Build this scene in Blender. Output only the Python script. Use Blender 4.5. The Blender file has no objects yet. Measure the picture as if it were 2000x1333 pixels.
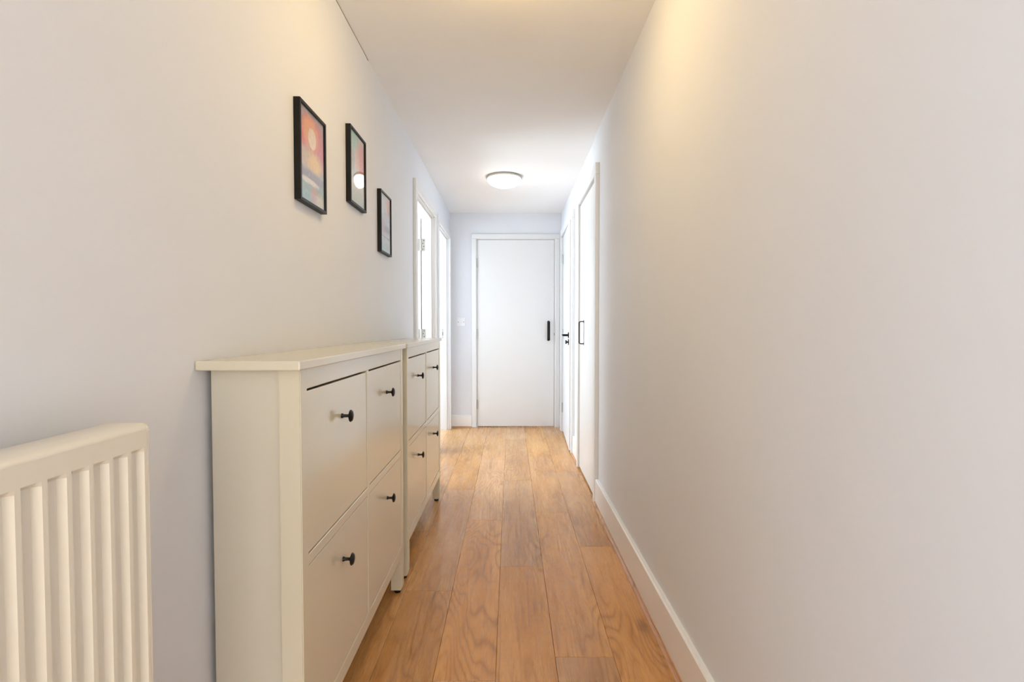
import bpy, bmesh, math, random
from mathutils import Matrix, Vector

random.seed(7)
S = bpy.context.scene
C = S.collection

# ------------------------------------------------------------------ camera
CAM_H = 1.0807
PITCH, YAW, FPX = 0.02863, 0.00306, 994.3
cam_d = bpy.data.cameras.new('camera')
cam_d.sensor_width = 36.0
cam_d.lens = 36.0 * FPX / 2000.0
cam_d.clip_start = 0.02
cam = bpy.data.objects.new('camera', cam_d)
C.objects.link(cam)
cy, sy, cp, sp = math.cos(YAW), math.sin(YAW), math.cos(PITCH), math.sin(PITCH)
r_ = Vector((cy, -sy, 0)); f0 = Vector((sy, cy, 0)); z_ = Vector((0, 0, 1))
fw = f0 * cp - z_ * sp
up = f0 * sp + z_ * cp
M = Matrix((r_, up, -fw)).transposed().to_4x4()
M.translation = Vector((0, 0, CAM_H))
cam.matrix_world = M
S.camera = cam

# ------------------------------------------------------------------ world, daylight, exposure
w = bpy.data.worlds.new('overcast_sky'); S.world = w; w.use_nodes = True
w.node_tree.nodes['Background'].inputs[0].default_value = (1.0, 1.0, 1.0, 1)
w.node_tree.nodes['Background'].inputs[1].default_value = 3.6
vs = S.view_settings
vs.view_transform = 'Standard'; vs.look = 'None'; vs.gamma = 1.0; vs.use_curve_mapping = False
vs.exposure = 0.02
S.cycles.use_denoising = True
S.cycles.use_light_tree = False
S.cycles.use_adaptive_sampling = True
S.cycles.adaptive_threshold = 0.08
S.cycles.adaptive_min_samples = 12
S.cycles.max_bounces = 7
S.cycles.diffuse_bounces = 5
S.cycles.glossy_bounces = 4
S.cycles.transparent_max_bounces = 8
S.cycles.sample_clamp_indirect = 6.0
S.cycles.caustics_reflective = False
S.cycles.caustics_refractive = False

def window_light(name, loc, direction, sx, sz, power, col):
    d = bpy.data.lights.new(name, 'AREA'); d.shape = 'RECTANGLE'
    d.size = sx; d.size_y = sz; d.energy = power; d.color = col
    o = bpy.data.objects.new(name, d); C.objects.link(o); o.location = loc
    o.rotation_euler = Vector(direction).to_track_quat('-Z', 'Z').to_euler()
    return o
# daylight through the windows of the two side rooms and of the room behind the camera
window_light('daylight_bedroom', (-3.21, 5.40, 1.45), (1, 0, 0), 1.6, 1.25, 104, (0.50, 0.74, 1.0))
window_light('daylight_study', (-1.96, 3.91, 1.36), (1, 0, 0), 0.82, 1.5, 94, (0.78, 0.91, 1.0))
window_light('daylight_lounge', (0.15, -3.21, 1.03), (0, 1, 0), 2.6, 1.9, 40, (1.0, 0.95, 0.76))
window_light('daylight_alcove', (-2.21, -1.55, 1.30), (1, 0, 0), 2.3, 1.7, 45, (0.30, 0.65, 1.0))
LAMP_FAR, LAMP_NEAR = 7.0, 24.0

# ------------------------------------------------------------------ node helpers
class N:
    """little shader-node writer"""
    def __init__(self, name):
        self.m = bpy.data.materials.new(name); self.m.use_nodes = True
        self.t = self.m.node_tree; self.t.nodes.clear()
        self.out = self.t.nodes.new('ShaderNodeOutputMaterial')
    def node(self, typ, **kw):
        n = self.t.nodes.new(typ)
        for k, v in kw.items(): setattr(n, k, v)
        return n
    def put(self, sock, v):
        if v is None: return
        if isinstance(v, bpy.types.NodeSocket): self.t.links.new(v, sock)
        elif isinstance(v, (tuple, list)):
            if len(v) == 3 and len(sock.default_value) == 4: v = tuple(v) + (1,)
            sock.default_value = v
        else: sock.default_value = v
    def math(self, op, a, b=None, c=None, clamp=False):
        n = self.node('ShaderNodeMath', operation=op, use_clamp=clamp)
        self.put(n.inputs[0], a); self.put(n.inputs[1], b); self.put(n.inputs[2], c)
        return n.outputs[0]
    def vmath(self, op, a, b=None):
        n = self.node('ShaderNodeVectorMath', operation=op)
        self.put(n.inputs[0], a); self.put(n.inputs[1], b)
        return n.outputs[0]
    def mix(self, f, a, b):
        n = self.node('ShaderNodeMix', data_type='RGBA')
        self.put(n.inputs[0], f); self.put(n.inputs[6], a); self.put(n.inputs[7], b)
        return n.outputs[2]
    def step(self, x, lo, hi):
        n = self.node('ShaderNodeMapRange', interpolation_type='SMOOTHSTEP')
        self.put(n.inputs[0], x); self.put(n.inputs[1], lo); self.put(n.inputs[2], hi)
        return n.outputs[0]
    def noise(self, vec, scale=1.0, detail=3.0, rough=0.5, color=False):
        n = self.node('ShaderNodeTexNoise')
        self.put(n.inputs['Vector'], vec); self.put(n.inputs['Scale'], scale)
        self.put(n.inputs['Detail'], detail); self.put(n.inputs['Roughness'], rough)
        return n.outputs['Color'] if color else n.outputs[0]
    def coord(self, kind='Object'):
        return self.node('ShaderNodeTexCoord').outputs[kind]
    def xyz(self, v):
        n = self.node('ShaderNodeSeparateXYZ'); self.put(n.inputs[0], v); return n.outputs
    def vec(self, x, y, z):
        n = self.node('ShaderNodeCombineXYZ')
        for i, q in enumerate((x, y, z)): self.put(n.inputs[i], q)
        return n.outputs[0]
    def bump(self, h, strength=0.1, dist=0.01):
        n = self.node('ShaderNodeBump'); self.put(n.inputs['Height'], h)
        n.inputs['Strength'].default_value = strength; n.inputs['Distance'].default_value = dist
        return n.outputs[0]
    def bsdf(self, **kw):
        n = self.node('ShaderNodeBsdfPrincipled')
        for k, v in kw.items(): self.put(n.inputs[k.replace('_', ' ')], v)
        self.t.links.new(n.outputs[0], self.out.inputs[0])
        return n

def lin(r, g, b):
    f = lambda c: (c / 12.92 if c <= 0.04045 else ((c + 0.055) / 1.055) ** 2.4)
    return (f(r / 255), f(g / 255), f(b / 255), 1)

def paint(name, col, rough, var=0.012, spec=0.5):
    n = N(name); co = n.coord()
    v = n.noise(co, 2.3, 1)
    c2 = tuple(max(0, c * (1 - var * 4)) for c in col[:3]) + (1,)
    base = n.mix(v, col, c2)
    kw = dict(Base_Color=base, Roughness=rough, Specular_IOR_Level=spec)
    n.bsdf(**kw)
    return n.m

def plain(name, col, rough, metallic=0.0, spec=0.5):
    n = N(name); v = n.noise(n.coord(), 40, 0)
    r = n.math('MULTIPLY_ADD', v, rough * 0.2, rough * 0.9)
    n.bsdf(Base_Color=col, Roughness=r, Metallic=metallic, Specular_IOR_Level=spec)
    return n.m

MAT = {}
MAT['wall'] = paint('matt_grey_wall_paint', lin(230, 232, 237), 0.75, spec=0.3)
MAT['ceiling'] = paint('matt_white_ceiling_paint', lin(247, 246, 245), 0.8, spec=0.25)
MAT['gloss'] = paint('satin_white_woodwork_paint', lin(227, 227, 227), 0.32, 0.004)
MAT['lacquer'] = paint('white_cabinet_lacquer', lin(214, 207, 187), 0.15, 0.004, 0.8)
MAT['skirting'] = paint('white_skirting_paint', lin(244, 243, 242), 0.3, 0.004)
MAT['foil'] = paint('grey_white_panel_foil', lin(208, 203, 189), 0.2, 0.004)
MAT['radiator'] = paint('white_radiator_enamel', lin(230, 224, 210), 0.3, 0.004)
MAT['black'] = plain('black_metal', lin(9, 8, 8), 0.4, 0.0, 0.35)
MAT['frame'] = plain('black_picture_frame', lin(9, 8, 8), 0.45, 0.0, 0.35)
MAT['nickel'] = plain('brushed_nickel', lin(190, 188, 182), 0.32, 1.0)
MAT['brass'] = plain('worn_brass', lin(196, 140, 90), 0.35, 1.0)
MAT['screw'] = plain('dark_screw_head', lin(90, 90, 88), 0.4, 1.0)
MAT['plastic'] = plain('white_plastic', lin(238, 238, 240), 0.3)
MAT['rubber'] = plain('black_rubber', lin(18, 15, 13), 0.6)
MAT['card'] = plain('brown_backing_board', lin(120, 92, 66), 0.8)
MAT['slab'] = plain('grey_floor_underlay', lin(48, 36, 28), 0.9)
MAT['seam'] = plain('dark_crack', lin(150, 132, 112), 0.9)
MAT['outdoor'] = plain('outer_blockwork', lin(170, 165, 160), 0.9)

def glass(name):
    n = N(name)
    fr = n.node('ShaderNodeFresnel')
    # same reflectance on the way in and on the way out of the thin pane
    bf = n.node('ShaderNodeNewGeometry').outputs['Backfacing']
    n.put(fr.inputs[0], n.math('MULTIPLY_ADD', bf, 1 / 1.5 - 1.5, 1.5))
    tr = n.node('ShaderNodeBsdfTransparent'); gl = n.node('ShaderNodeBsdfGlossy')
    gl.inputs['Roughness'].default_value = 0.015
    mx = n.node('ShaderNodeMixShader')
    n.t.links.new(fr.outputs[0], mx.inputs[0]); n.t.links.new(tr.outputs[0], mx.inputs[1]); n.t.links.new(gl.outputs[0], mx.inputs[2])
    n.t.links.new(mx.outputs[0], n.out.inputs[0])
    return n.m
MAT['glass'] = glass('clear_glass')

def lamp_mat(name, col, strength):
    n = N(name)
    n.bsdf(Base_Color=(0.85, 0.83, 0.78, 1), Roughness=0.25, Emission_Color=col, Emission_Strength=strength)
    return n.m

def wood(name, base, dark, light, smoke, rough=0.27, per_object=True):
    n = N(name); co = n.coord()
    if per_object:
        rnd = n.node('ShaderNodeObjectInfo').outputs['Random']
    else:
        rnd = 0.37
    off = n.vec(n.math('MULTIPLY', rnd, 53.0), n.math('MULTIPLY', rnd, 171.0), n.math('MULTIPLY', rnd, 29.0))
    p = n.vmath('ADD', co, off)
    # growth rings: contours of a field stretched along the plank
    fld = n.noise(n.vmath('MULTIPLY', p, (4.6, 0.85, 1.0)), 1.0, 2.0, 0.45)
    fld = n.math('ADD', fld, n.math('MULTIPLY', n.noise(n.vmath('MULTIPLY', p, (60.0, 9.0, 1.0)), 1.0, 2.0), 0.012))
    ring = n.math('MULTIPLY', n.math('PINGPONG', n.math('MULTIPLY', fld, 27.0), 0.5), 2.0)
    ringm = n.math('POWER', ring, 3.0)
    # patches where the cathedral figure is strong
    patch = n.step(n.noise(n.vmath('MULTIPLY', p, (4.0, 1.4, 1.0)), 1.3, 1.0), 0.38, 0.62)
    streak = n.noise(n.vmath('MULTIPLY', p, (120.0, 2.4, 1.0)), 1.0, 3.0, 0.6)
    fine = n.noise(n.vmath('MULTIPLY', p, (420.0, 15.0, 1.0)), 1.0, 2.0, 0.6)
    pores = n.step(fine, 0.54, 0.70)
    broad = n.noise(n.vmath('MULTIPLY', p, (8.0, 1.3, 1.0)), 1.0, 2.0)
    smoky = n.step(n.noise(n.vmath('MULTIPLY', p, (9.0, 3.2, 1.0)), 1.0, 2.0, 0.55), 0.54, 0.74)
    c = n.mix(n.step(broad, 0.3, 0.7), base, light)
    c = n.mix(n.math('MULTIPLY', smoky, 0.45), c, smoke)
    c = n.mix(n.math('MULTIPLY', n.step(streak, 0.44, 0.74), 0.34), c, dark)
    c = n.mix(n.math('MULTIPLY', n.math('MULTIPLY', ringm, patch), 0.60), c, dark)
    c = n.mix(n.math('MULTIPLY', pores, 0.42), c, dark)
    # knots
    vo = n.node('ShaderNodeTexVoronoi'); n.put(vo.inputs['Vector'], n.vmath('MULTIPLY', p, (3.2, 1.5, 0.01))); vo.inputs['Scale'].default_value = 1.0
    kd = n.math('ADD', vo.outputs['Distance'], n.math('MULTIPLY', n.noise(p, 24, 2), 0.08))
    knot = n.math('SUBTRACT', 1.0, n.step(kd, 0.055, 0.15))
    c = n.mix(n.math('MULTIPLY', knot, 0.62), c, tuple(x * 0.45 for x in dark[:3]) + (1,))
    if per_object:
        hsv = n.node('ShaderNodeHueSaturation')
        n.put(hsv.inputs['Color'], c)
        n.put(hsv.inputs['Value'], n.math('MULTIPLY_ADD', rnd, 0.20, 0.90))
        r2 = n.math('FRACT', n.math('MULTIPLY', rnd, 7.31))
        n.put(hsv.inputs['Saturation'], n.math('MULTIPLY_ADD', r2, 0.16, 0.92))
        c = hsv.outputs[0]
    ro = n.math('MULTIPLY_ADD', streak, 0.12, rough - 0.06)
    n.bsdf(Base_Color=c, Roughness=ro, Specular_IOR_Level=0.5, Normal=n.bump(fine, 0.06, 0.001))
    return n.m
MAT['wood'] = wood('honey_oak_laminate', lin(201, 147, 90), lin(140, 91, 46), lin(218, 166, 108), lin(170, 131, 98))
MAT['scotia'] = wood('oak_scotia_strip', lin(190, 138, 96), lin(140, 94, 58), lin(206, 156, 112), lin(170, 130, 96), 0.25, False)

# ------------------------------------------------------------------ mesh helpers
def box(bm, x0, x1, y0, y1, z0, z1, bev=0.0, seg=1):
    vs_ = [bm.verts.new((x, y, z)) for x in (x0, x1) for y in (y0, y1) for z in (z0, z1)]
    idx = [(0, 1, 3, 2), (4, 6, 7, 5), (0, 4, 5, 1), (2, 3, 7, 6), (0, 2, 6, 4), (1, 5, 7, 3)]
    fs = [bm.faces.new([vs_[i] for i in q]) for q in idx]
    if bev > 0:
        es = list({e for f in fs for e in f.edges})
        bmesh.ops.bevel(bm, geom=es, offset=bev, segments=seg, affect='EDGES', profile=0.5)
    return vs_

def lathe(bm, prof, axis, origin, seg=24):
    """prof: list of (radius, height) along axis from origin"""
    a = Vector(axis).normalized()
    t = Vector((0, 0, 1)) if abs(a.z) < 0.9 else Vector((1, 0, 0))
    u = a.cross(t).normalized(); v = a.cross(u)
    o = Vector(origin); rings = []
    for r, h in prof:
        if r < 1e-6: rings.append([bm.verts.new(o + a * h)])
        else: rings.append([bm.verts.new(o + a * h + (u * math.cos(k * 2 * math.pi / seg) + v * math.sin(k * 2 * math.pi / seg)) * r) for k in range(seg)])
    for A, B in zip(rings, rings[1:]):
        for k in range(seg):
            k2 = (k + 1) % seg
            q = [A[k % len(A)], A[k2 % len(A)], B[k2 % len(B)], B[k % len(B)]]
            q2 = []
            for x in q:
                if x not in q2: q2.append(x)
            if len(q2) >= 3: bm.faces.new(q2)
    bmesh.ops.recalc_face_normals(bm, faces=bm.faces)

def prism(bm, pts, axis, a0, a1):
    """extrude a closed 2-d outline along 'x','y' or 'z'"""
    def P(p, a):
        return {'x': (a, p[0], p[1]), 'y': (p[0], a, p[1]), 'z': (p[0], p[1], a)}[axis]
    A = [bm.verts.new(P(p, a0)) for p in pts]; B = [bm.verts.new(P(p, a1)) for p in pts]
    n = len(pts)
    bm.faces.new(A); bm.faces.new(B[::-1])
    for i in range(n): bm.faces.new((A[i], B[i], B[(i + 1) % n], A[(i + 1) % n]))
    bmesh.ops.recalc_face_normals(bm, faces=bm.faces)

def obj(name, bm, mat, parent=None, origin=(0, 0, 0), smooth=False):
    """world-space bmesh -> object whose mesh is relative to origin (the parent's own location when parented)"""
    bmesh.ops.recalc_face_normals(bm, faces=bm.faces)
    me = bpy.data.meshes.new(name)
    o = Vector(origin)
    for v in bm.verts: v.co -= o
    bm.to_mesh(me); bm.free()
    me.materials.append(MAT[mat] if isinstance(mat, str) else mat)
    if smooth:
        for p in me.polygons: p.use_smooth = True
    ob = bpy.data.objects.new(name, me); C.objects.link(ob)
    if parent is not None:
        ob.parent = parent
        pw = WORLD[parent.name]
        ob.location = o - pw
    else:
        ob.location = o
    WORLD[ob.name] = o.copy()
    return ob
WORLD = {}

def empty(name, loc):
    e = bpy.data.objects.new(name, None); C.objects.link(e); e.location = loc
    e.empty_display_size = 0.1
    WORLD[e.name] = Vector(loc); return e

def tag(o, label, cat, group=None, kind=None):
    o['label'] = label; o['category'] = cat
    if group: o['group'] = group
    if kind: o['kind'] = kind
    return o

def auto_smooth(o, ang=35):
    me = o.data
    for p in me.polygons: p.use_smooth = True
    bm = bmesh.new(); bm.from_mesh(me)
    for e in bm.edges:
        if len(e.link_faces) == 2 and e.calc_face_angle(0) > math.radians(ang): e.smooth = False
    bm.to_mesh(me); bm.free()

def part(name, mat, parent, *boxes, bev=0.0, seg=1, smooth=False):
    bm = bmesh.new()
    for b in boxes: box(bm, *b, bev=bev, seg=seg)
    c = Vector(((min(b[0] for b in boxes) + max(b[1] for b in boxes)) / 2, (min(b[2] for b in boxes) + max(b[3] for b in boxes)) / 2, min(b[4] for b in boxes)))
    return obj(name, bm, mat, parent, c, smooth)

# ------------------------------------------------------------------ dimensions
WL, WLO = -0.642, -0.742          # hall face and room face of the left wall
WR, WRF = 0.534, 0.542            # right wall, near stretch and the slightly set back far stretch
H, YB = 2.283, 5.434
STEP_Y = 3.277
# openings along y (clear opening edges) and head
A0, A1 = 3.446, 4.284             # open door, left
B0, B1 = 4.498, 5.296             # open doorway by the corner, left
P0, P1 = 3.135, 3.858             # cupboard, right
D0, D1 = 4.352, 5.205             # ajar door, right
HEAD = 1.990
DX0, DX1 = -0.355, 0.469          # end door

# ------------------------------------------------------------------ shell
def shell(name, mat, label, cat, *boxes):
    o = part(name, mat, None, *boxes)
    return tag(o, label, cat, kind='structure')

ceiling = shell('ceiling', 'ceiling', 'smooth white ceiling running the length of the hallway', 'ceiling', (-3.5, 2.5, -3.5, 6.9, H, H + 0.06))
wall_left = shell('wall_left', 'wall', 'pale painted hallway wall behind the white shoe cabinets', 'wall',
    (WLO, WL, -0.15, A0 - 0.03, -0.012, H), (WLO, WL, A1 + 0.03, B0 - 0.03, -0.012, H), (WLO, WL, B1 + 0.03, YB, -0.012, H),
    (WLO, WL, A0 - 0.03, A1 + 0.03, HEAD + 0.03, H), (WLO, WL, B0 - 0.03, B1 + 0.03, HEAD + 0.03, H))
wall_right = shell('wall_right', 'wall', 'long bare painted wall on the right of the hallway', 'wall',
    (WR, 0.65, -0.9, P0 - 0.03, -0.012, H), (WR, 0.65, P0 - 0.03, STEP_Y, HEAD + 0.03, H), (WRF, 0.65, STEP_Y, P1 + 0.03, HEAD + 0.03, H),
    (WRF, 0.65, P1 + 0.03, D0 - 0.03, -0.012, H), (WRF, 0.65, D0 - 0.03, D1 + 0.03, HEAD + 0.03, H), (WRF, 0.65, D1 + 0.03, YB, -0.012, H))
wall_end = shell('wall_end', 'wall', 'short grey wall around the closed door at the hallway end', 'wall',
    (WL - 0.1, DX0 - 0.025, YB, YB + 0.1, -0.012, H), (DX1 + 0.025, 0.65, YB, YB + 0.1, -0.012, H), (DX0 - 0.025, DX1 + 0.025, YB, YB + 0.1, 2.03, H))
# rooms around the hall, seen only through the doorways or lending their daylight
OX, OXA, RW = -3.2, -1.95, 2.2
def with_window(a0, a1, lo, hi, w0, w1, s0, s1, axis):
    """wall slab split around a window opening; axis 'x' = wall plane at constant x"""
    segs = [(a0, w0, 0, H), (w1, a1, 0, H), (w0, w1, 0, s0), (w0, w1, s1, H)]
    if axis == 'x': return [(lo, hi, p, q, z0 - (0.012 if z0 == 0 else 0), z1) for p, q, z0, z1 in segs]
    return [(p, q, lo, hi, z0 - (0.012 if z0 == 0 else 0), z1) for p, q, z0, z1 in segs]
shell('wall_outer_left', 'ceiling', 'outer white wall of the side rooms with two windows', 'wall',
    *with_window(1.8, 4.415, OXA - 0.1, OXA, 3.50, 4.32, 0.60, 2.12, 'x'), (OX, OXA, 4.355, 4.415, -0.012, H), *with_window(4.385, 6.7, OX - 0.1, OX, 4.6, 6.2, 0.82, 2.08, 'x'))
shell('wall_partition', 'ceiling', 'white partition between the two side rooms', 'wall', (OXA, WLO, 4.355, 4.415, -0.012, H))
shell('wall_far_left', 'ceiling', 'white end wall of the far side room', 'wall', (OX - 0.1, WL - 0.1, 6.6, 6.7, -0.012, H), (WL - 0.2, WL - 0.1, YB + 0.1, 6.6, -0.012, H))
shell('wall_near_left', 'ceiling', 'white end wall of the near side room', 'wall', (OXA, WLO, 1.8, 1.9, -0.012, H))
shell('wall_cupboard', 'ceiling', 'plain walls closing the cupboard and room behind the right-hand doors', 'wall',
    (1.7, 1.8, 2.9, YB + 0.1, -0.012, H), (0.65, 1.7, 2.9, 3.0, -0.012, H), (0.65, 1.7, YB, YB + 0.1, -0.012, H), (0.65, 1.7, 4.05, 4.15, -0.012, H))
shell('wall_lounge', 'ceiling', 'plain walls of the open room behind the viewpoint', 'wall',
    *with_window(-3.2, -0.15, -2.3, -2.2, -2.7, -0.4, 0.45, 2.15, 'x'), (RW, RW + 0.1, -3.2, -0.9, -0.012, H), (-2.3, WLO, -0.15, -0.05, -0.012, H), (0.65, RW + 0.1, -0.9, -0.8, -0.012, H),
    *with_window(-2.3, RW + 0.1, -3.3, -3.2, -1.2, 1.5, 0.05, 2.02, 'y'))
shell('wall_behind_door', 'ceiling', 'plain wall closing the space behind the end door', 'wall', (WL - 0.1, 0.65, YB + 0.6, YB + 0.65, -0.012, H))

def window(name, axis, plane, a0, a1, z0, z1, label):
    e = empty(name, (plane, (a0 + a1) / 2, z0) if axis == 'x' else ((a0 + a1) / 2, plane, z0))
    tag(e, label, 'window', kind='structure')
    t = 0.05; m = (a0 + a1) / 2
    def B(p, q, zz0, zz1, th=0.03):
        return (plane - th, plane + th, p, q, zz0, zz1) if axis == 'x' else (p, q, plane - th, plane + th, zz0, zz1)
    part('window_frame', 'gloss', e, B(a0, a0 + t, z0, z1), B(a1 - t, a1, z0, z1), B(a0 + t, a1 - t, z0, z0 + t), B(a0 + t, a1 - t, z1 - t, z1), B(m - t / 2, m + t / 2, z0 + t, z1 - t))
    part('pane', 'glass', e, B(a0 + t, m - t / 2, z0 + t, z1 - t, 0.003))
    part('pane', 'glass', e, B(m + t / 2, a1 - t, z0 + t, z1 - t, 0.003))
window('window_1', 'x', OXA - 0.05, 3.50, 4.32, 0.60, 2.12, 'white framed window in the near side room')
window('window_2', 'x', OX - 0.05, 4.6, 6.2, 0.82, 2.08, 'white framed window in the far side room')
window('window_4', 'x', -2.25, -2.7, -0.4, 0.45, 2.15, 'tall white framed window on the left behind the viewpoint')
window('window_3', 'y', -3.25, -1.2, 1.5, 0.05, 2.02, 'wide white framed window behind the viewpoint')

# ------------------------------------------------------------------ floor and planks
floor = shell('floor', 'slab', 'honey oak laminate plank floor with long narrow boards', 'floor', (-3.5, 2.5, -3.5, 6.9, -0.06, -0.012))
PW, PL, PX0 = 0.192, 1.29, -0.046
joint = {-4: 4.75, -3: 3.95, -2: 3.342, -1: 2.813, 0: 2.262, 1: 2.923, 2: 2.469}
plank_mesh = {}
def plank(x0, x1, y0, y1):
    g = 0.0004
    dx, dy = round(x1 - x0, 4), round(y1 - y0, 4)
    if dx < 0.01 or dy < 0.01: return
    key = (dx, dy)
    if key not in plank_mesh:
        bm = bmesh.new()
        a, b = dx / 2 - g, dy / 2 - g; c = 0.0008
        A = [bm.verts.new(p) for p in ((-a, -b, -0.012), (a, -b, -0.012), (a, b, -0.012), (-a, b, -0.012))]
        B = [bm.verts.new(p) for p in ((-a, -b, -c), (a, -b, -c), (a, b, -c), (-a, b, -c))]
        D = [bm.verts.new(p) for p in ((-a + c, -b + c, 0), (a - c, -b + c, 0), (a - c, b - c, 0), (-a + c, b - c, 0))]
        bm.faces.new(D); bm.faces.new(A[::-1])
        for i in range(4):
            j = (i + 1) % 4
            bm.faces.new((A[i], A[j], B[j], B[i])); bm.faces.new((B[i], B[j], D[j], D[i]))
        me = bpy.data.meshes.new('plank'); bm.to_mesh(me); bm.free(); me.materials.append(MAT['wood'])
        plank_mesh[key] = me
    o = bpy.data.objects.new('plank', plank_mesh[key]); C.objects.link(o)
    o.parent = floor; o.location = Vector(((x0 + x1) / 2, (y0 + y1) / 2, 0)) - WORLD['floor']
def run(k, lo, hi, xl=None, xr=None):
    x0, x1 = PX0 + (k) * PW, PX0 + (k + 1) * PW
    if xl is not None: x0 = max(x0, xl)
    if xr is not None: x1 = min(x1, xr)
    j = joint.get(k, (k * 0.47) % PL)
    y = j - math.ceil((j - lo) / PL) * PL
    while y < hi:
        plank(x0, x1, max(y, lo), min(y + PL, hi)); y += PL
for k in range(-4, 4): run(k, -0.9, YB + 0.08, WL, WRF)
for k in range(-13, 12): run(k, -3.2, -0.9, -2.2, RW)
for k in range(-13, -3): run(k, -0.9, -0.15, -2.2, WL)
for k in range(-17, -3): run(k, 1.9, 4.355, OXA, WLO - 0.001); run(k, 4.415, 6.6, OX, WLO - 0.001)
for (a, b) in ((A0, A1), (B0, B1)):
    plank(WLO, WL, a - 0.028, b + 0.028)      # boards through the doorways
plank(WRF, 0.65, D0 - 0.028, D1 + 0.028)
plank(WRF, 0.65, P0 - 0.028, P1 + 0.028)

# ------------------------------------------------------------------ skirting, scotia
def skirting(name, label, x0, x1, y0, y1, h, face):
    """face: which way the board looks: -x, +x or -y"""
    bm = bmesh.new(); c = 0.005
    if face == '-x': prism(bm, [(x1, 0), (x0, 0), (x0, h - c), (x0 + c, h), (x1, h)], 'y', y0, y1)
    if face == '+x': prism(bm, [(x0, 0), (x1, 0), (x1, h - c), (x1 - c, h), (x0, h)], 'y', y0, y1)
    if face == '-y': prism(bm, [(y1, 0), (y0, 0), (y0, h - c), (y0 + c, h), (y1, h)], 'x', x0, x1)
    o = obj(name, bm, 'skirting', None, ((x0 + x1) / 2, (y0 + y1) / 2, 0))
    return tag(o, label, 'skirting board', kind='structure')
def scotia(parent, x0, x1, y0, y1, face, r=0.014):
    bm = bmesh.new()
    # concave strip: square corner against wall and floor, hollow face towards the room
    out = [(0, 0), (r, 0), (r, 0.003), (r * 0.62, 0.0055), (r * 0.36, 0.009), (0.003, r), (0, r)]
    if face == '-x': prism(bm, [(x1 - p[0], p[1]) for p in out], 'y', y0, y1)
    if face == '+x': prism(bm, [(x0 + p[0], p[1]) for p in out], 'y', y0, y1)
    if face == '-y': prism(bm, [(y1 - p[0], p[1]) for p in out], 'x', x0, x1)
    return obj('scotia_strip', bm, 'scotia', parent, ((x0 + x1) / 2, (y0 + y1) / 2, 0))

b = skirting('baseboard_right', 'tall white skirting board along the bare right wall', WR - 0.018, WR, -0.8, 3.076, 0.152, '-x')
scotia(b, 0.50, WR - 0.018, -0.8, 3.150, '-x')
b = skirting('baseboard_right_far', 'short white skirting between the two right-hand doors', WRF - 0.018, WRF, 3.926, 4.28, 0.152, '-x')
scotia(b, 0.50, WRF - 0.018, 3.93, 4.275, '-x')
b = skirting('baseboard_end', 'white skirting board left of the end door', WL, -0.414, YB - 0.018, YB, 0.132, '-y')
scotia(b, WL + 0.02, -0.414, YB - 0.04, YB - 0.018, '-y')
b = skirting('baseboard_corner', 'stub of white skirting right of the end door', 0.526, WRF, YB - 0.018, YB, 0.132, '-y')
scotia(b, 0.526, WRF - 0.01, YB - 0.04, YB - 0.018, '-y', 0.018)
b = skirting('baseboard_left', 'white skirting board behind the shoe cabinets', WL, WL + 0.012, -0.1, A0 - 0.066, 0.132, '+x')
b = skirting('baseboard_left_far', 'stub of white skirting between the two left doorways', WL, WL + 0.016, A1 + 0.068, B0 - 0.068, 0.132, '+x')
scotia(b, WL + 0.016, WL + 0.03, A1 + 0.068, B0 - 0.068, '+x')

# ------------------------------------------------------------------ doors
def hinge(parent, x, y, z, plate):
    """butt hinge: knuckle upright at (x, y), plate = list of boxes for the visible leaf"""
    bm = bmesh.new()
    for k in range(5):
        lathe(bm, [(0, k * 0.02 + 0.0006), (0.0065, k * 0.02 + 0.0006), (0.0065, k * 0.02 + 0.0194), (0, k * 0.02 + 0.0194)], (0, 0, 1), (x, y, z - 0.05), 12)
    for bx in plate: box(bm, *bx)
    return obj('hinge', bm, 'nickel', parent, (x, y, z))

def screws(parent, pts, axis, mat='screw', r=0.0045):
    for p in pts:
        bm = bmesh.new(); lathe(bm, [(0, 0.0), (r, 0.0), (r, 0.0012), (r * 0.5, 0.0018), (0, 0.0018)], axis, p, 10)
        obj('screw', bm, mat, parent, p)

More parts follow.
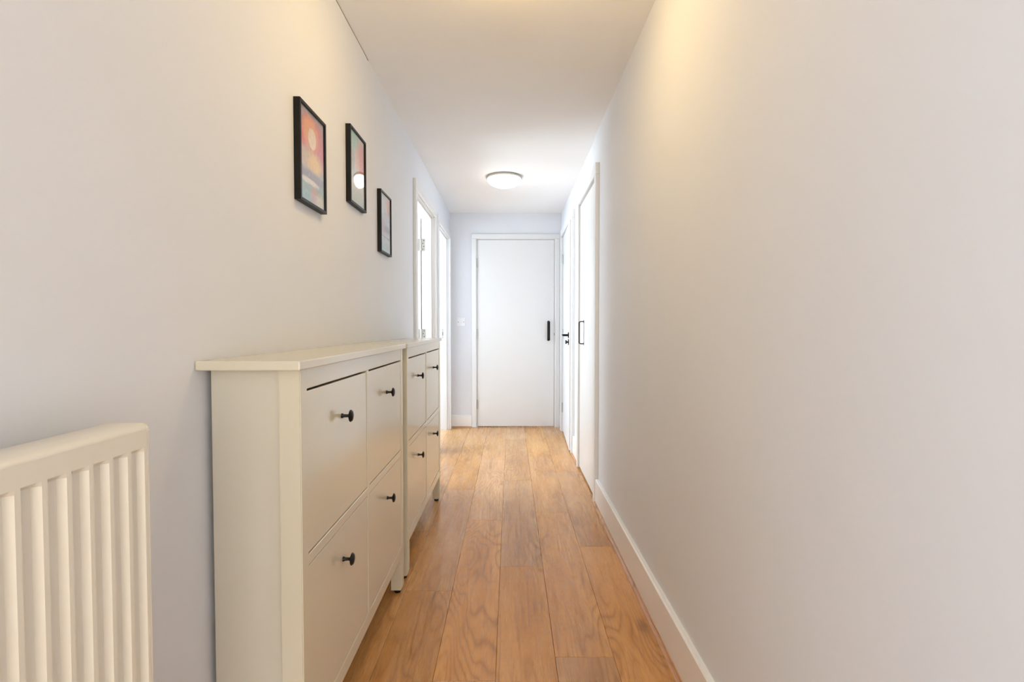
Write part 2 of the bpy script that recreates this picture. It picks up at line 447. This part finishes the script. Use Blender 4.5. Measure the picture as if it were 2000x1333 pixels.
def strap_handle(parent, c, out, along, width_dir, length, width=0.03, reach=0.036):
    """flat bar D-handle with rounded corners, c = centre on the door face"""
    c, o, a, wd = map(Vector, (c, out, along, width_dir))
    path = []; R = 0.014; t = 0.007; L = length / 2
    def arc(cx, cy_, a0, a1, r):
        return [(cx + r * math.cos(a0 + (a1 - a0) * k / 6), cy_ + r * math.sin(a0 + (a1 - a0) * k / 6)) for k in range(7)]
    outer = [(-L, 0)] + arc(-L + R, reach - R, math.pi, math.pi / 2, R) + arc(L - R, reach - R, math.pi / 2, 0, R) + [(L, 0)]
    inner = [(-L + t, 0)] + arc(-L + R, reach - R, math.pi, math.pi / 2, R - t) + arc(L - R, reach - R, math.pi / 2, 0, R - t) + [(L - t, 0)]
    bm = bmesh.new(); rows = []
    for (p, q) in zip(outer, inner):
        row = []
        for s_ in (-width / 2, width / 2):
            for w_ in (p, q): row.append(bm.verts.new(c + a * w_[0] + o * w_[1] + wd * s_))
        rows.append(row)
    for r0, r1 in zip(rows, rows[1:]):
        for i, j in ((0, 1), (1, 3), (3, 2), (2, 0)): bm.faces.new((r0[i], r0[j], r1[j], r1[i]))
    bm.faces.new((rows[0][0], rows[0][1], rows[0][3], rows[0][2])); bm.faces.new((rows[-1][0], rows[-1][1], rows[-1][3], rows[-1][2]))
    h = obj('pull_handle', bm, 'black', parent, c)
    for s_ in (-L - 0.004, L - 0.010):
        bm = bmesh.new()
        cc = c + a * (s_ + 0.007)
        lathe(bm, [(0, 0), (0.011, 0), (0.011, 0.0015), (0, 0.0015)], o, cc, 16)
        obj('fixing_rose', bm, 'black', h, cc)
    return h

# --- end door (closed)
d = empty('door_1', (DX0, YB, 0)); tag(d, 'closed flat white door facing you at the hallway end', 'door', kind='structure')
part('lining', 'gloss', d, (DX0 - 0.022, DX0, YB - 0.002, YB + 0.1, 0, 2.004), (DX1, DX1 + 0.022, YB - 0.002, YB + 0.1, 0, 2.004), (DX0 - 0.022, DX1 + 0.022, YB - 0.002, YB + 0.1, 2.004, 2.026))
part('architrave', 'gloss', d, (-0.412, DX0 - 0.008, YB - 0.020, YB, 0, 2.012), bev=0.003)
part('architrave', 'gloss', d, (DX1 + 0.008, 0.524, YB - 0.020, YB, 0, 2.012), bev=0.003)
part('architrave', 'gloss', d, (-0.412, 0.524, YB - 0.020, YB, 2.012, 2.060), bev=0.003)
lf = part('door_leaf', 'gloss', d, (DX0 + 0.004, DX1 - 0.004, YB - 0.002, YB + 0.038, 0.012, 2.000), bev=0.0015)
strap_handle(lf, (0.406, YB - 0.002, 1.034), (0, -1, 0), (0, 0, 1), (1, 0, 0), 0.202)
for z in (1.755, 1.004, 0.247):
    h = hinge(d, DX0 + 0.001, YB - 0.008, z, [(DX0 - 0.010, DX0 + 0.001, YB - 0.004, YB - 0.0015, z - 0.05, z + 0.05)])
part('catch_plate', 'screw', d, (DX1 - 0.0035, DX1 + 0.0005, YB - 0.004, YB + 0.002, 0.985, 1.012))

# --- open doorway in the left wall, leaf swung into the room (hinged on the far jamb)
def left_frame(d, y0, y1):
    part('lining', 'gloss', d, (WLO - 0.002, WL + 0.002, y0 - 0.028, y0, 0, HEAD), (WLO - 0.002, WL + 0.002, y1, y1 + 0.028, 0, HEAD), (WLO - 0.002, WL + 0.002, y0 - 0.028, y1 + 0.028, HEAD, HEAD + 0.028))
    part('door_stop', 'gloss', d, (WL - 0.056, WL - 0.020, y0, y0 + 0.012, 0, HEAD - 0.012), (WL - 0.056, WL - 0.020, y1 - 0.012, y1, 0, HEAD - 0.012), (WL - 0.056, WL - 0.020, y0, y1, HEAD - 0.012, HEAD))
    aw = 0.064
    part('architrave', 'gloss', d, (WL, WL + 0.020, y0 - aw, y0 - 0.004, 0, HEAD + 0.006), bev=0.003)
    part('architrave', 'gloss', d, (WL, WL + 0.020, y1 + 0.004, y1 + aw, 0, HEAD + 0.006), bev=0.003)
    part('architrave', 'gloss', d, (WL, WL + 0.020, y0 - aw, y1 + aw, HEAD + 0.006, HEAD + 0.070), bev=0.003)
d = empty('door_2', (WL, A0, 0)); tag(d, 'white door standing open into the room beyond the shoe cabinets', 'door', kind='structure')
left_frame(d, A0, A1)
lf = part('door_leaf', 'gloss', d, (WLO - 0.815, WLO - 0.008, A1 - 0.002, A1 + 0.038, 0.012, HEAD - 0.004), bev=0.0015)
for z in (1.763, 1.008, 0.25):
    h = hinge(d, WLO - 0.006, A1 - 0.006, z, [(WLO - 0.004, WLO + 0.026, A1 - 0.0025, A1 + 0.001, z - 0.05, z + 0.05), (WLO - 0.034, WLO - 0.008, A1 - 0.0045, A1 - 0.001, z - 0.05, z + 0.05)])
    screws(h, [(WLO + 0.010 + (0.007 if i % 2 else 0), A1 - 0.0025, z + dz) for i, dz in enumerate((-0.036, -0.012, 0.012, 0.036))], (0, -1, 0))
bm = bmesh.new(); lathe(bm, [(0, 0), (0.024, 0), (0.024, 0.006), (0.009, 0.009), (0.009, 0.045), (0, 0.045)], (0, -1, 0), (WLO - 0.76, A1 - 0.002, 1.0), 18)
box(bm, WLO - 0.77, WLO - 0.65, A1 - 0.052, A1 - 0.038, 0.992, 1.008, bev=0.004)
obj('lever_handle', bm, 'black', lf, (WLO - 0.76, A1, 1.0))

# --- second doorway in the left wall, by the corner
d = empty('door_3', (WL, B0, 0)); tag(d, 'bright open doorway on the left, next to the end wall', 'door', kind='structure')
left_frame(d, B0, B1)
sp_ = part('strike_plate', 'nickel', d, (WLO + 0.030, WLO + 0.054, B1 - 0.0015, B1 + 0.001, 0.955, 1.055))
screws(sp_, [(WLO + 0.042, B1 - 0.0015, z) for z in (0.965, 1.045)], (0, -1, 0))
part('latch_hole', 'black', sp_, (WLO + 0.036, WLO + 0.048, B1 - 0.0022, B1 - 0.0012, 0.985, 1.025))

# --- right: cupboard door (closed) and plain door (ajar)
def right_frame(d, y0, y1, x, front):
    part('lining', 'gloss', d, (x - 0.002, 0.652, y0 - 0.028, y0, 0, HEAD), (x - 0.002, 0.652, y1, y1 + 0.028, 0, HEAD), (x - 0.002, 0.652, y0 - 0.028, y1 + 0.028, HEAD, HEAD + 0.028))
    aw = 0.066
    part('architrave', 'gloss', d, (front, x, y0 - aw + 0.006, y0 - 0.005, 0, HEAD + 0.006), bev=0.003)
    part('architrave', 'gloss', d, (front, x, y1 + 0.005, y1 + aw, 0, HEAD + 0.006), bev=0.003)
    part('architrave', 'gloss', d, (front, x, y0 - aw + 0.006, y1 + aw, HEAD + 0.006, HEAD + 0.076), bev=0.003)
d = empty('door_4', (WR, P0, 0)); tag(d, 'closed white cupboard door with black pull bar in the right wall', 'door', kind='structure')
right_frame(d, P0, P1, WRF, 0.510)
lf = part('door_leaf', 'gloss', d, (0.526, 0.566, P0 + 0.003, P1 - 0.003, 0.012, HEAD - 0.004), bev=0.0015)
strap_handle(lf, (0.526, 3.655, 1.036), (-1, 0, 0), (0, 0, 1), (0, 1, 0), 0.166)

d = empty('door_5', (WRF, D1, 0)); tag(d, 'white door slightly ajar with black lever, right side near the end wall', 'door', kind='structure')
right_frame(d, D0, D1, WRF, 0.514)
ang = math.radians(2.3)
leaf_w = 0.845
bm = bmesh.new(); box(bm, 0, 0.042, -leaf_w, 0, 0.012, HEAD - 0.004, bev=0.0015)
lf = obj('door_leaf', bm, 'gloss')
lf.parent = d; lf.location = Vector((WRF - 0.004, D1 - 0.004, 0)) - WORLD['door_5']; lf.rotation_euler = (0, 0, -ang)
WORLD[lf.name] = Vector((0, 0, 0))     # children below are given in the leaf's own axes
for z in (1.764, 1.005, 0.25):
    h = hinge(d, WRF - 0.010, D1 - 0.001, z, [(WRF - 0.003, WRF, D1 - 0.001, D1 + 0.012, z - 0.05, z + 0.05)])
    screws(h, [(WRF - 0.003, D1 + 0.006, z + dz) for dz in (-0.035, 0.0, 0.035)], (-1, 0, 0))
bm = bmesh.new()
ly = -leaf_w + 0.06
lathe(bm, [(0, 0), (0.026, 0), (0.026, 0.006), (0.010, 0.009), (0.0095, 0.050), (0, 0.050)], (-1, 0, 0), (0, ly, 1.005), 18)
box(bm, -0.054, -0.040, ly - 0.010, ly + 0.118, 0.997, 1.014, bev=0.005, seg=2)
obj('lever_handle', bm, 'black', lf, (0, ly, 1.005))
bm = bmesh.new(); lathe(bm, [(0, 0), (0.026, 0), (0.026, 0.006), (0.008, 0.008), (0.007, 0.020), (0, 0.020)], (-1, 0, 0), (0, ly, 0.945), 18)
box(bm, -0.030, -0.018, ly - 0.006, ly + 0.006, 0.928, 0.962, bev=0.003)
obj('thumb_turn', bm, 'black', lf, (0, ly, 0.945))
bm = bmesh.new(); box(bm, 0.010, 0.032, -leaf_w - 0.0012, -leaf_w + 0.001, 0.885, 1.065)
fp = obj('latch_plate', bm, 'nickel', lf, (0.021, -leaf_w, 0.885))
# ------------------------------------------------------------------ detail: latch of the ajar door
def leaf_piece(name, mat, *b):
    bm = bmesh.new(); box(bm, *b); return obj(name, bm, mat, lf)
leaf_piece('latch_bolt', 'brass', 0.014, 0.028, -leaf_w - 0.010, -leaf_w - 0.001, 0.940, 0.965)
leaf_piece('latch_bolt', 'screw', 0.014, 0.028, -leaf_w - 0.006, -leaf_w - 0.001, 0.990, 1.010)

# ------------------------------------------------------------------ crack in the sealant at the ceiling
bm = bmesh.new()
pts = [(1.2, 0), (1.6, .0006), (1.95, 0), (2.05, .001), (2.18, .0003), (2.30, .0012), (2.33, .003)]
prism(bm, [(y, H - 0.0002 - k) for y, k in pts] + [(y, H - 0.0016 - k * 1.5) for y, k in pts[::-1]], 'x', WL - 0.001, WL + 0.0015)
cr = obj('sealant_crack', bm, 'seam', wall_left, (WL, 1.2, H))

# ------------------------------------------------------------------ shoe cabinets
CAB_TOP = 1.010
def shoe_cabinet(y0, label):
    """y0 = near face of the body; all shapes in world space, then owned by the Empty"""
    xf, xb, W = -0.437, -0.629, 1.005       # front, back of body, width
    y1 = y0 + W
    e = empty('shoe_cabinet', ((xf + xb) / 2, (y0 + y1) / 2, 0))
    tag(e, label, 'shoe cabinet', 'white shoe cabinets along the left wall')
    ov = 0.0235
    part('top', 'lacquer', e, (WL + 0.001, -0.428, y0 - ov, y1 + ov, CAB_TOP - 0.0195, CAB_TOP), bev=0.0025, seg=2)
    pd, pw = 0.045, 0.035
    for (a, b_) in ((y0, y0 + pw), (y1 - pw, y1)):
        bm = bmesh.new(); c = 0.007
        # front leg runs the full height; foot chamfered towards the hall
        prism(bm, [(xf, 0.0145 + c * 1.6), (xf - c, 0.0145), (xf - pd, 0.0145), (xf - pd, CAB_TOP - 0.020), (xf, CAB_TOP - 0.020)], 'y', a, b_)
        es = [q for q in bm.edges if abs(q.verts[0].co.x - q.verts[1].co.x) < 1e-6 and abs(q.verts[0].co.y - q.verts[1].co.y) < 1e-6 and q.verts[0].co.x > xf - 0.001]
        bmesh.ops.bevel(bm, geom=es, offset=0.002, segments=2, affect='EDGES')
        lg = obj('leg', bm, 'lacquer', e, (xf - pd / 2, (a + b_) / 2, 0.0145))
        bm = bmesh.new(); lathe(bm, [(0, 0), (0.012, 0), (0.014, 0.004), (0.014, 0.0145), (0, 0.0145)], (0, 0, 1), (xf - pd / 2, (a + b_) / 2, 0), 16)
        obj('foot_pad', bm, 'rubber', lg, (xf - pd / 2, (a + b_) / 2, 0))
        bm = bmesh.new(); box(bm, xb + 0.012, xb + 0.042, a + 0.008, b_ - 0.003, 0, 0.150)
        obj('leg', bm, 'lacquer', e, (xb + 0.03, (a + b_) / 2, 0))
    part('side_panel', 'foil', e, (xb, xf - pd, y0 + 0.012, y0 + 0.026, 0.150, CAB_TOP - 0.020))
    part('side_panel', 'foil', e, (xb, xf - pd, y1 - 0.026, y1 - 0.012, 0.150, CAB_TOP - 0.020))
    part('back_panel', 'lacquer', e, (xb, xb + 0.004, y0 + 0.023, y1 - 0.023, 0.150, CAB_TOP - 0.020))
    part('bottom_panel', 'lacquer', e, (xb + 0.004, xf - 0.022, y0 + 0.023, y1 - 0.023, 0.168, 0.180))
    ya, yb_ = y0 + pw, y1 - pw; ym = (ya + yb_) / 2; sw = 0.010
    z_top, z_mid1, z_mid0, z_bot1, z_bot0 = 0.9465, 0.585, 0.561, 0.195, 0.153
    part('top_rail', 'lacquer', e, (xf - 0.022, xf - 0.001, ya, yb_, z_top, CAB_TOP - 0.020), bev=0.001)
    part('middle_rail', 'lacquer', e, (xf - 0.022, xf - 0.001, ya, yb_, z_mid0, z_mid1), bev=0.0015)
    part('bottom_rail', 'lacquer', e, (xf - 0.022, xf - 0.001, ya, yb_, z_bot0, z_bot1), bev=0.001)
    part('stile', 'lacquer', e, (xf - 0.022, xf - 0.0005, ym - sw, ym + sw, z_bot1, z_top), bev=0.001)
    for (p, q) in ((ya, ym - sw), (ym + sw, yb_)):
        for (z0, z1, kz) in ((z_mid1, z_top, 0.848), (z_bot1, z_mid0, 0.470)):
            upper = z0 > 0.4
            g = 0.0023
            # drop-front: hinged at the foot, a finger-wide shadow gap along the upper edge
            dr = part('door', 'lacquer', e, (xf - 0.020, xf - 0.0025, p + g, q - g, z0 + 0.0030, z1 - (0.0055 if upper else 0.0030)), bev=0.0009)
            kc = Vector((xf - 0.0025, (p + q) / 2, kz))
            bm = bmesh.new()
            lathe(bm, [(0, 0), (0.0062, 0), (0.0062, 0.0025), (0.0042, 0.006), (0.0040, 0.017), (0.0075, 0.0195), (0.0155, 0.0225), (0.0160, 0.0240), (0.0135, 0.0275), (0.0080, 0.0295), (0, 0.0302)], (1, 0, 0), kc, 24)
            k = obj('knob', bm, 'black', dr, kc); auto_smooth(k, 50)
    return e
CAB1, CAB2 = 1.057, 2.146
shoe_cabinet(CAB1, 'white shoe cabinet nearer the radiator, its bare side panel showing')
shoe_cabinet(CAB2, 'white shoe cabinet farther along, just before the open left doorway')

# ------------------------------------------------------------------ radiator
def radiator():
    xf, yend, zt, zb = -0.535, 0.752, 0.938, 0.240
    y0 = yend - 0.80
    e = empty('radiator', (-0.57, (y0 + yend) / 2, zb)); tag(e, 'white ribbed panel radiator on the left wall, cut by the frame', 'radiator')
    # pressed front sheet: vertical channels between flat ribs, flat band above and below
    bm = bmesh.new()
    pitch, depth = 0.0325, 0.0085
    zs = [zb + 0.002, zb + 0.034, zb + 0.046, zt - 0.040, zt - 0.034, zt - 0.008]
    dep = [0, 0, 1, 1, 0, 0]
    cols = [(yend - 0.006, 0)]
    y = yend - 0.0115
    while y - 0.0245 > y0 + 0.01:
        cols += [(y, 0), (y - 0.0050, 1), (y - 0.0205, 1), (y - 0.0255, 0)]
        y -= pitch
    cols.append((y0 + 0.006, 0))
    grid = []
    for (cy_, cd) in cols:
        grid.append([bm.verts.new((xf - depth * cd * dd, cy_, z)) for z, dd in zip(zs, dep)])
    for a, b_ in zip(grid, grid[1:]):
        for i in range(len(zs) - 1): bm.faces.new((a[i], a[i + 1], b_[i + 1], b_[i]))
    fp_ = obj('front_panel', bm, 'radiator', e, (xf, (y0 + yend) / 2, zb))
    auto_smooth(fp_, 30)
    # rolled top cover and closed ends
    bm = bmesh.new()
    prof = [(xf - 0.060, zt - 0.030), (xf - 0.060, zt - 0.002), (xf - 0.057, zt), (xf - 0.010, zt), (xf - 0.004, zt - 0.0025), (xf - 0.0008, zt - 0.007), (xf, zt - 0.012), (xf - 0.002, zt - 0.014), (xf - 0.014, zt - 0.006), (xf - 0.056, zt - 0.005), (xf - 0.056, zt - 0.030)]
    prism(bm, prof, 'y', y0, yend)
    o = obj('top_cover', bm, 'radiator', e, (xf - 0.03, (y0 + yend) / 2, zt - 0.03)); auto_smooth(o, 50)
    for (a, b_) in ((yend - 0.006, yend), (y0, y0 + 0.006)):
        part('end_panel', 'radiator', e, (xf - 0.060, xf - 0.0002, a, b_, zb, zt - 0.004), bev=0.0025, seg=2)
    part('back_panel', 'radiator', e, (xf - 0.058, xf - 0.050, y0 + 0.006, yend - 0.006, zb, zt - 0.02))
    for yy in (y0 + 0.15, yend - 0.15):
        part('bracket', 'radiator', e, (WL + 0.001, xf - 0.058, yy - 0.02, yy + 0.02, zb + 0.05, zt - 0.1))
radiator()

# ------------------------------------------------------------------ pictures
def print_mat(name, layers):
    """layers(n, u, v, nz) -> colour socket; flat print"""
    n = N(name); uv = n.xyz(n.coord('UV')); u, v = uv[0], uv[1]
    co = n.vec(u, n.math('MULTIPLY', v, 1.4), 0.0)
    nz = n.noise(co, 5.0, 4, 0.6); fz = n.noise(n.vmath('MULTIPLY', co, (26.0, 5.0, 1.0)), 1.0, 4, 0.65)
    col = layers(n, u, v, nz, fz, co)
    # brush texture of the printed painting
    tex = n.noise(n.vmath('MULTIPLY', co, (38.0, 15.0, 1.0)), 1.0, 4, 0.7)
    col = n.mix(n.math('MULTIPLY', n.step(tex, 0.50, 0.72), 0.45), col, lin(112, 96, 104))
    col = n.mix(n.math('MULTIPLY', n.step(tex, 0.48, 0.28), 0.40), col, lin(244, 234, 220))
    n.bsdf(Base_Color=col, Roughness=0.6)
    return n.m
def blob(n, u, v, cu, cv, ru, rv, nz, wob=0.25, soft=0.3):
    du = n.math('DIVIDE', n.math('SUBTRACT', u, cu), ru); dv = n.math('DIVIDE', n.math('SUBTRACT', v, cv), rv)
    d_ = n.math('SQRT', n.math('ADD', n.math('MULTIPLY', du, du), n.math('MULTIPLY', dv, dv)))
    d_ = n.math('ADD', d_, n.math('MULTIPLY', n.math('SUBTRACT', nz, 0.5), wob * 2))
    return n.math('SUBTRACT', 1.0, n.step(d_, 1.0 - soft, 1.0 + soft))
def art_sunset(n, u, v, nz, fz, co):
    c = n.mix(n.step(n.math('ADD', v, n.math('MULTIPLY', nz, 0.3)), 0.45, 0.75), lin(150, 178, 176), lin(168, 150, 156))
    c = n.mix(blob(n, u, v, 0.50, 0.68, 0.56, 0.25, nz, 0.45, 0.25), c, lin(224, 76, 80))
    c = n.mix(n.math('MULTIPLY', blob(n, u, v, 0.90, 0.66, 0.3, 0.22, fz, 0.6, 0.5), 0.8), c, lin(214, 110, 128))
    c = n.mix(blob(n, u, v, 0.47, 0.76, 0.33, 0.185, nz, 0.2, 0.2), c, lin(238, 138, 84))
    c = n.mix(n.math('MULTIPLY', blob(n, u, v, 0.40, 0.80, 0.25, 0.13, fz, 0.5, 0.3), 0.6), c, lin(246, 178, 100))
    c = n.mix(blob(n, u, v, 0.30, 0.47, 0.5, 0.13, fz, 0.7, 0.5), c, lin(206, 178, 160))
    c = n.mix(blob(n, u, v, 0.62, 0.47, 0.28, 0.11, fz, 0.7, 0.6), c, lin(244, 204, 118))
    c = n.mix(blob(n, u, v, 0.52, 0.30, 0.8, 0.055, fz, 0.9, 0.5), c, lin(140, 132, 150))
    c = n.mix(n.math('MULTIPLY', n.step(n.math('ADD', v, n.math('MULTIPLY', nz, 0.1)), 0.29, 0.22), 0.85), c, lin(140, 172, 170))
    c = n.mix(blob(n, u, v, 0.42, 0.235, 0.36, 0.030, nz, 0.6, 0.4), c, lin(232, 226, 216))
    c = n.mix(blob(n, u, v, 0.60, 0.10, 0.16, 0.10, fz, 0.5, 0.4), c, lin(206, 158, 146))
    c = n.mix(blob(n, u, v, 0.85, 0.05, 0.22, 0.10, nz, 0.5, 0.5), c, lin(222, 214, 178))
    # thin dark reeds
    reed = n.math('MULTIPLY', n.step(n.noise(n.vec(n.math('MULTIPLY', u, 34.0), n.math('MULTIPLY', v, 2.0), 3.0), 1.0, 2), 0.60, 0.70), blob(n, u, v, 0.28, 0.46, 0.42, 0.20, nz, 0.4, 0.5))
    c = n.mix(n.math('MULTIPLY', reed, 0.7), c, lin(92, 70, 74))
    sun = blob(n, u, v, 0.52, 0.725, 0.165, 0.115, nz, 0.03, 0.06)
    return n.mix(sun, c, lin(248, 226, 196))
def art_meadow(n, u, v, nz, fz, co):
    c = n.mix(n.step(n.math('ADD', v, n.math('MULTIPLY', nz, 0.4)), 0.5, 1.0), lin(226, 222, 208), lin(214, 206, 192))
    c = n.mix(blob(n, u, v, 0.12, 0.93, 0.5, 0.20, nz, 0.5, 0.5), c, lin(150, 200, 186))
    c = n.mix(blob(n, u, v, 0.80, 0.68, 0.30, 0.24, fz, 0.8, 0.5), c, lin(228, 128, 122))
    c = n.mix(n.math('MULTIPLY', blob(n, u, v, 0.52, 0.62, 0.16, 0.18, fz, 0.8, 0.5), 0.7), c, lin(232, 176, 150))
    c = n.mix(n.math('MULTIPLY', blob(n, u, v, 0.20, 0.60, 0.14, 0.16, fz, 0.9, 0.5), 0.7), c, lin(150, 146, 150))
    c = n.mix(n.math('MULTIPLY', blob(n, u, v, 0.20, 0.42, 0.26, 0.10, nz, 0.8, 0.5), 0.6), c, lin(168, 190, 186))
    return n.mix(n.math('MULTIPLY', blob(n, u, v, 0.45, 0.08, 0.6, 0.14, fz, 0.9, 0.5), 0.7), c, lin(176, 196, 180))
def art_winter(n, u, v, nz, fz, co):
    c = n.mix(n.step(nz, 0.35, 0.7), lin(222, 222, 220), lin(198, 200, 204))
    c = n.mix(blob(n, u, v, 0.88, 0.84, 0.20, 0.16, fz, 0.6, 0.5), c, lin(240, 170, 134))
    c = n.mix(n.math('MULTIPLY', blob(n, u, v, 0.35, 0.44, 0.35, 0.12, fz, 0.9, 0.5), 0.7), c, lin(214, 168, 168))
    c = n.mix(n.math('MULTIPLY', blob(n, u, v, 0.75, 0.42, 0.4, 0.06, fz, 0.9, 0.5), 0.7), c, lin(140, 136, 140))
    arc_ = n.math('ABSOLUTE', n.math('SUBTRACT', n.math('ADD', v, n.math('MULTIPLY', n.math('SUBTRACT', nz, 0.5), 0.12)), 0.27))
    c = n.mix(n.math('MULTIPLY', n.step(arc_, 0.014, 0.004), 0.75), c, lin(84, 80, 84))
    return n.mix(n.math('MULTIPLY', blob(n, u, v, 0.4, 0.06, 0.6, 0.12, nz, 0.7, 0.5), 0.7), c, lin(158, 196, 196))
def picture(y0, z0, art, label, bow=0.0):
    W, Hh, D, bw = 0.214, 0.301, 0.020, 0.0085
    y1, z1 = y0 + W, z0 + Hh
    e = empty('picture', (WL, (y0 + y1) / 2, z0)); tag(e, label, 'picture', 'framed prints above the shoe cabinets')
    part('frame', 'frame', e, (WL, WL + D, y0, y0 + bw, z0, z1), (WL, WL + D, y1 - bw, y1, z0, z1), (WL, WL + D, y0 + bw, y1 - bw, z0, z0 + bw), (WL, WL + D, y0 + bw, y1 - bw, z1 - bw, z1))
    part('backing', 'card', e, (WL + 0.001, WL + 0.006, y0 + bw, y1 - bw, z0 + bw, z1 - bw))
    bm = bmesh.new(); x0, x1 = WL + 0.006, WL + 0.0125
    box(bm, x0, x1, y0 + bw, y1 - bw, z0 + bw, z1 - bw)
    uvl = bm.loops.layers.uv.new('uv')
    for f in bm.faces:
        for l in f.loops: l[uvl].uv = ((l.vert.co.y - y0 - bw) / (W - 2 * bw), (l.vert.co.z - z0 - bw) / (Hh - 2 * bw))
    obj('print', bm, art, e, (x0, (y0 + y1) / 2, z0 + bw))
    bm = bmesh.new(); cols = []
    for k in range(17):                      # thin acrylic sheet, bowed outwards by a millimetre or so when bow > 0
        yy = y0 + bw + (W - 2 * bw) * k / 16
        bx = WL + 0.0155 - bow * (yy - (y0 + W * 0.58)) ** 2
        cols.append([bm.verts.new((bx + t, yy, z)) for t in (0, 0.0012) for z in (z0 + bw, z1 - bw)])
    for a, b_ in zip(cols, cols[1:]):
        for i, j in ((0, 1), (1, 3), (3, 2), (2, 0)): bm.faces.new((a[i], a[j], b_[j], b_[i]))
    bm.faces.new((cols[0][0], cols[0][1], cols[0][3], cols[0][2])); bm.faces.new((cols[-1][0], cols[-1][1], cols[-1][3], cols[-1][2]))
    g_ = obj('glass_pane', bm, 'glass', e, (WL + 0.0155, (y0 + y1) / 2, z0 + bw)); auto_smooth(g_, 30)
picture(1.526, 1.460, print_mat('print_red_sunset', art_sunset), 'framed print of a pale sun in a red sky, nearest picture')
picture(2.005, 1.570, print_mat('print_pink_meadow', art_meadow), 'framed pastel print reflecting the ceiling lamp, middle and highest picture', 0.13)
picture(2.471, 1.444, print_mat('print_winter_branch', art_winter), 'small pale grey framed print nearest the open doorway')

# ------------------------------------------------------------------ ceiling lamps
def ceiling_lamp(x, y, strength, col, label, depth=0.066):
    e = empty('ceiling_lamp', (x, y, H)); tag(e, label, 'lamp', 'round flush ceiling lamps')
    bm = bmesh.new(); lathe(bm, [(0, 0), (0.139, 0), (0.142, 0.004), (0.142, 0.016), (0.137, 0.020), (0.120, 0.020), (0, 0.020)], (0, 0, -1), (x, y, H), 48)
    o = obj('base_ring', bm, 'nickel', e, (x, y, H)); auto_smooth(o, 40)
    prof = [(0.137, 0.019)]
    for k in range(1, 7):
        a = k / 6 * math.pi / 2
        prof.append((0.137 * math.cos(a), 0.019 + depth * math.sin(a)))
    prof[-1] = (0, 0.019 + depth)
    bm = bmesh.new(); lathe(bm, prof, (0, 0, -1), (x, y, H), 32)
    obj('glass_dome', bm, lamp_mat('lit_opal_glass', col, strength), e, (x, y, H - 0.019), True)
ceiling_lamp(-0.050, 4.130, LAMP_FAR, (1.0, 0.99, 0.96, 1), 'lit round opal ceiling lamp before the end door')
ceiling_lamp(0.0, 1.60, LAMP_NEAR, (1.0, 0.71, 0.31, 1), 'warm round ceiling lamp over the near hallway, above the view', 0.10)

# ------------------------------------------------------------------ light switch
e = empty('light_switch', (-0.526, YB, 1.084)); tag(e, 'small square white switch plate on the end wall', 'switch')
part('plate', 'plastic', e, (-0.570, -0.482, YB - 0.009, YB, 1.084, 1.172), bev=0.003, seg=2)
part('rocker', 'plastic', e, (-0.533, -0.519, YB - 0.014, YB - 0.008, 1.113, 1.143), bev=0.002)
screws(e, [(-0.556, YB - 0.009, 1.128), (-0.496, YB - 0.009, 1.128)], (0, -1, 0), 'screw', 0.004)
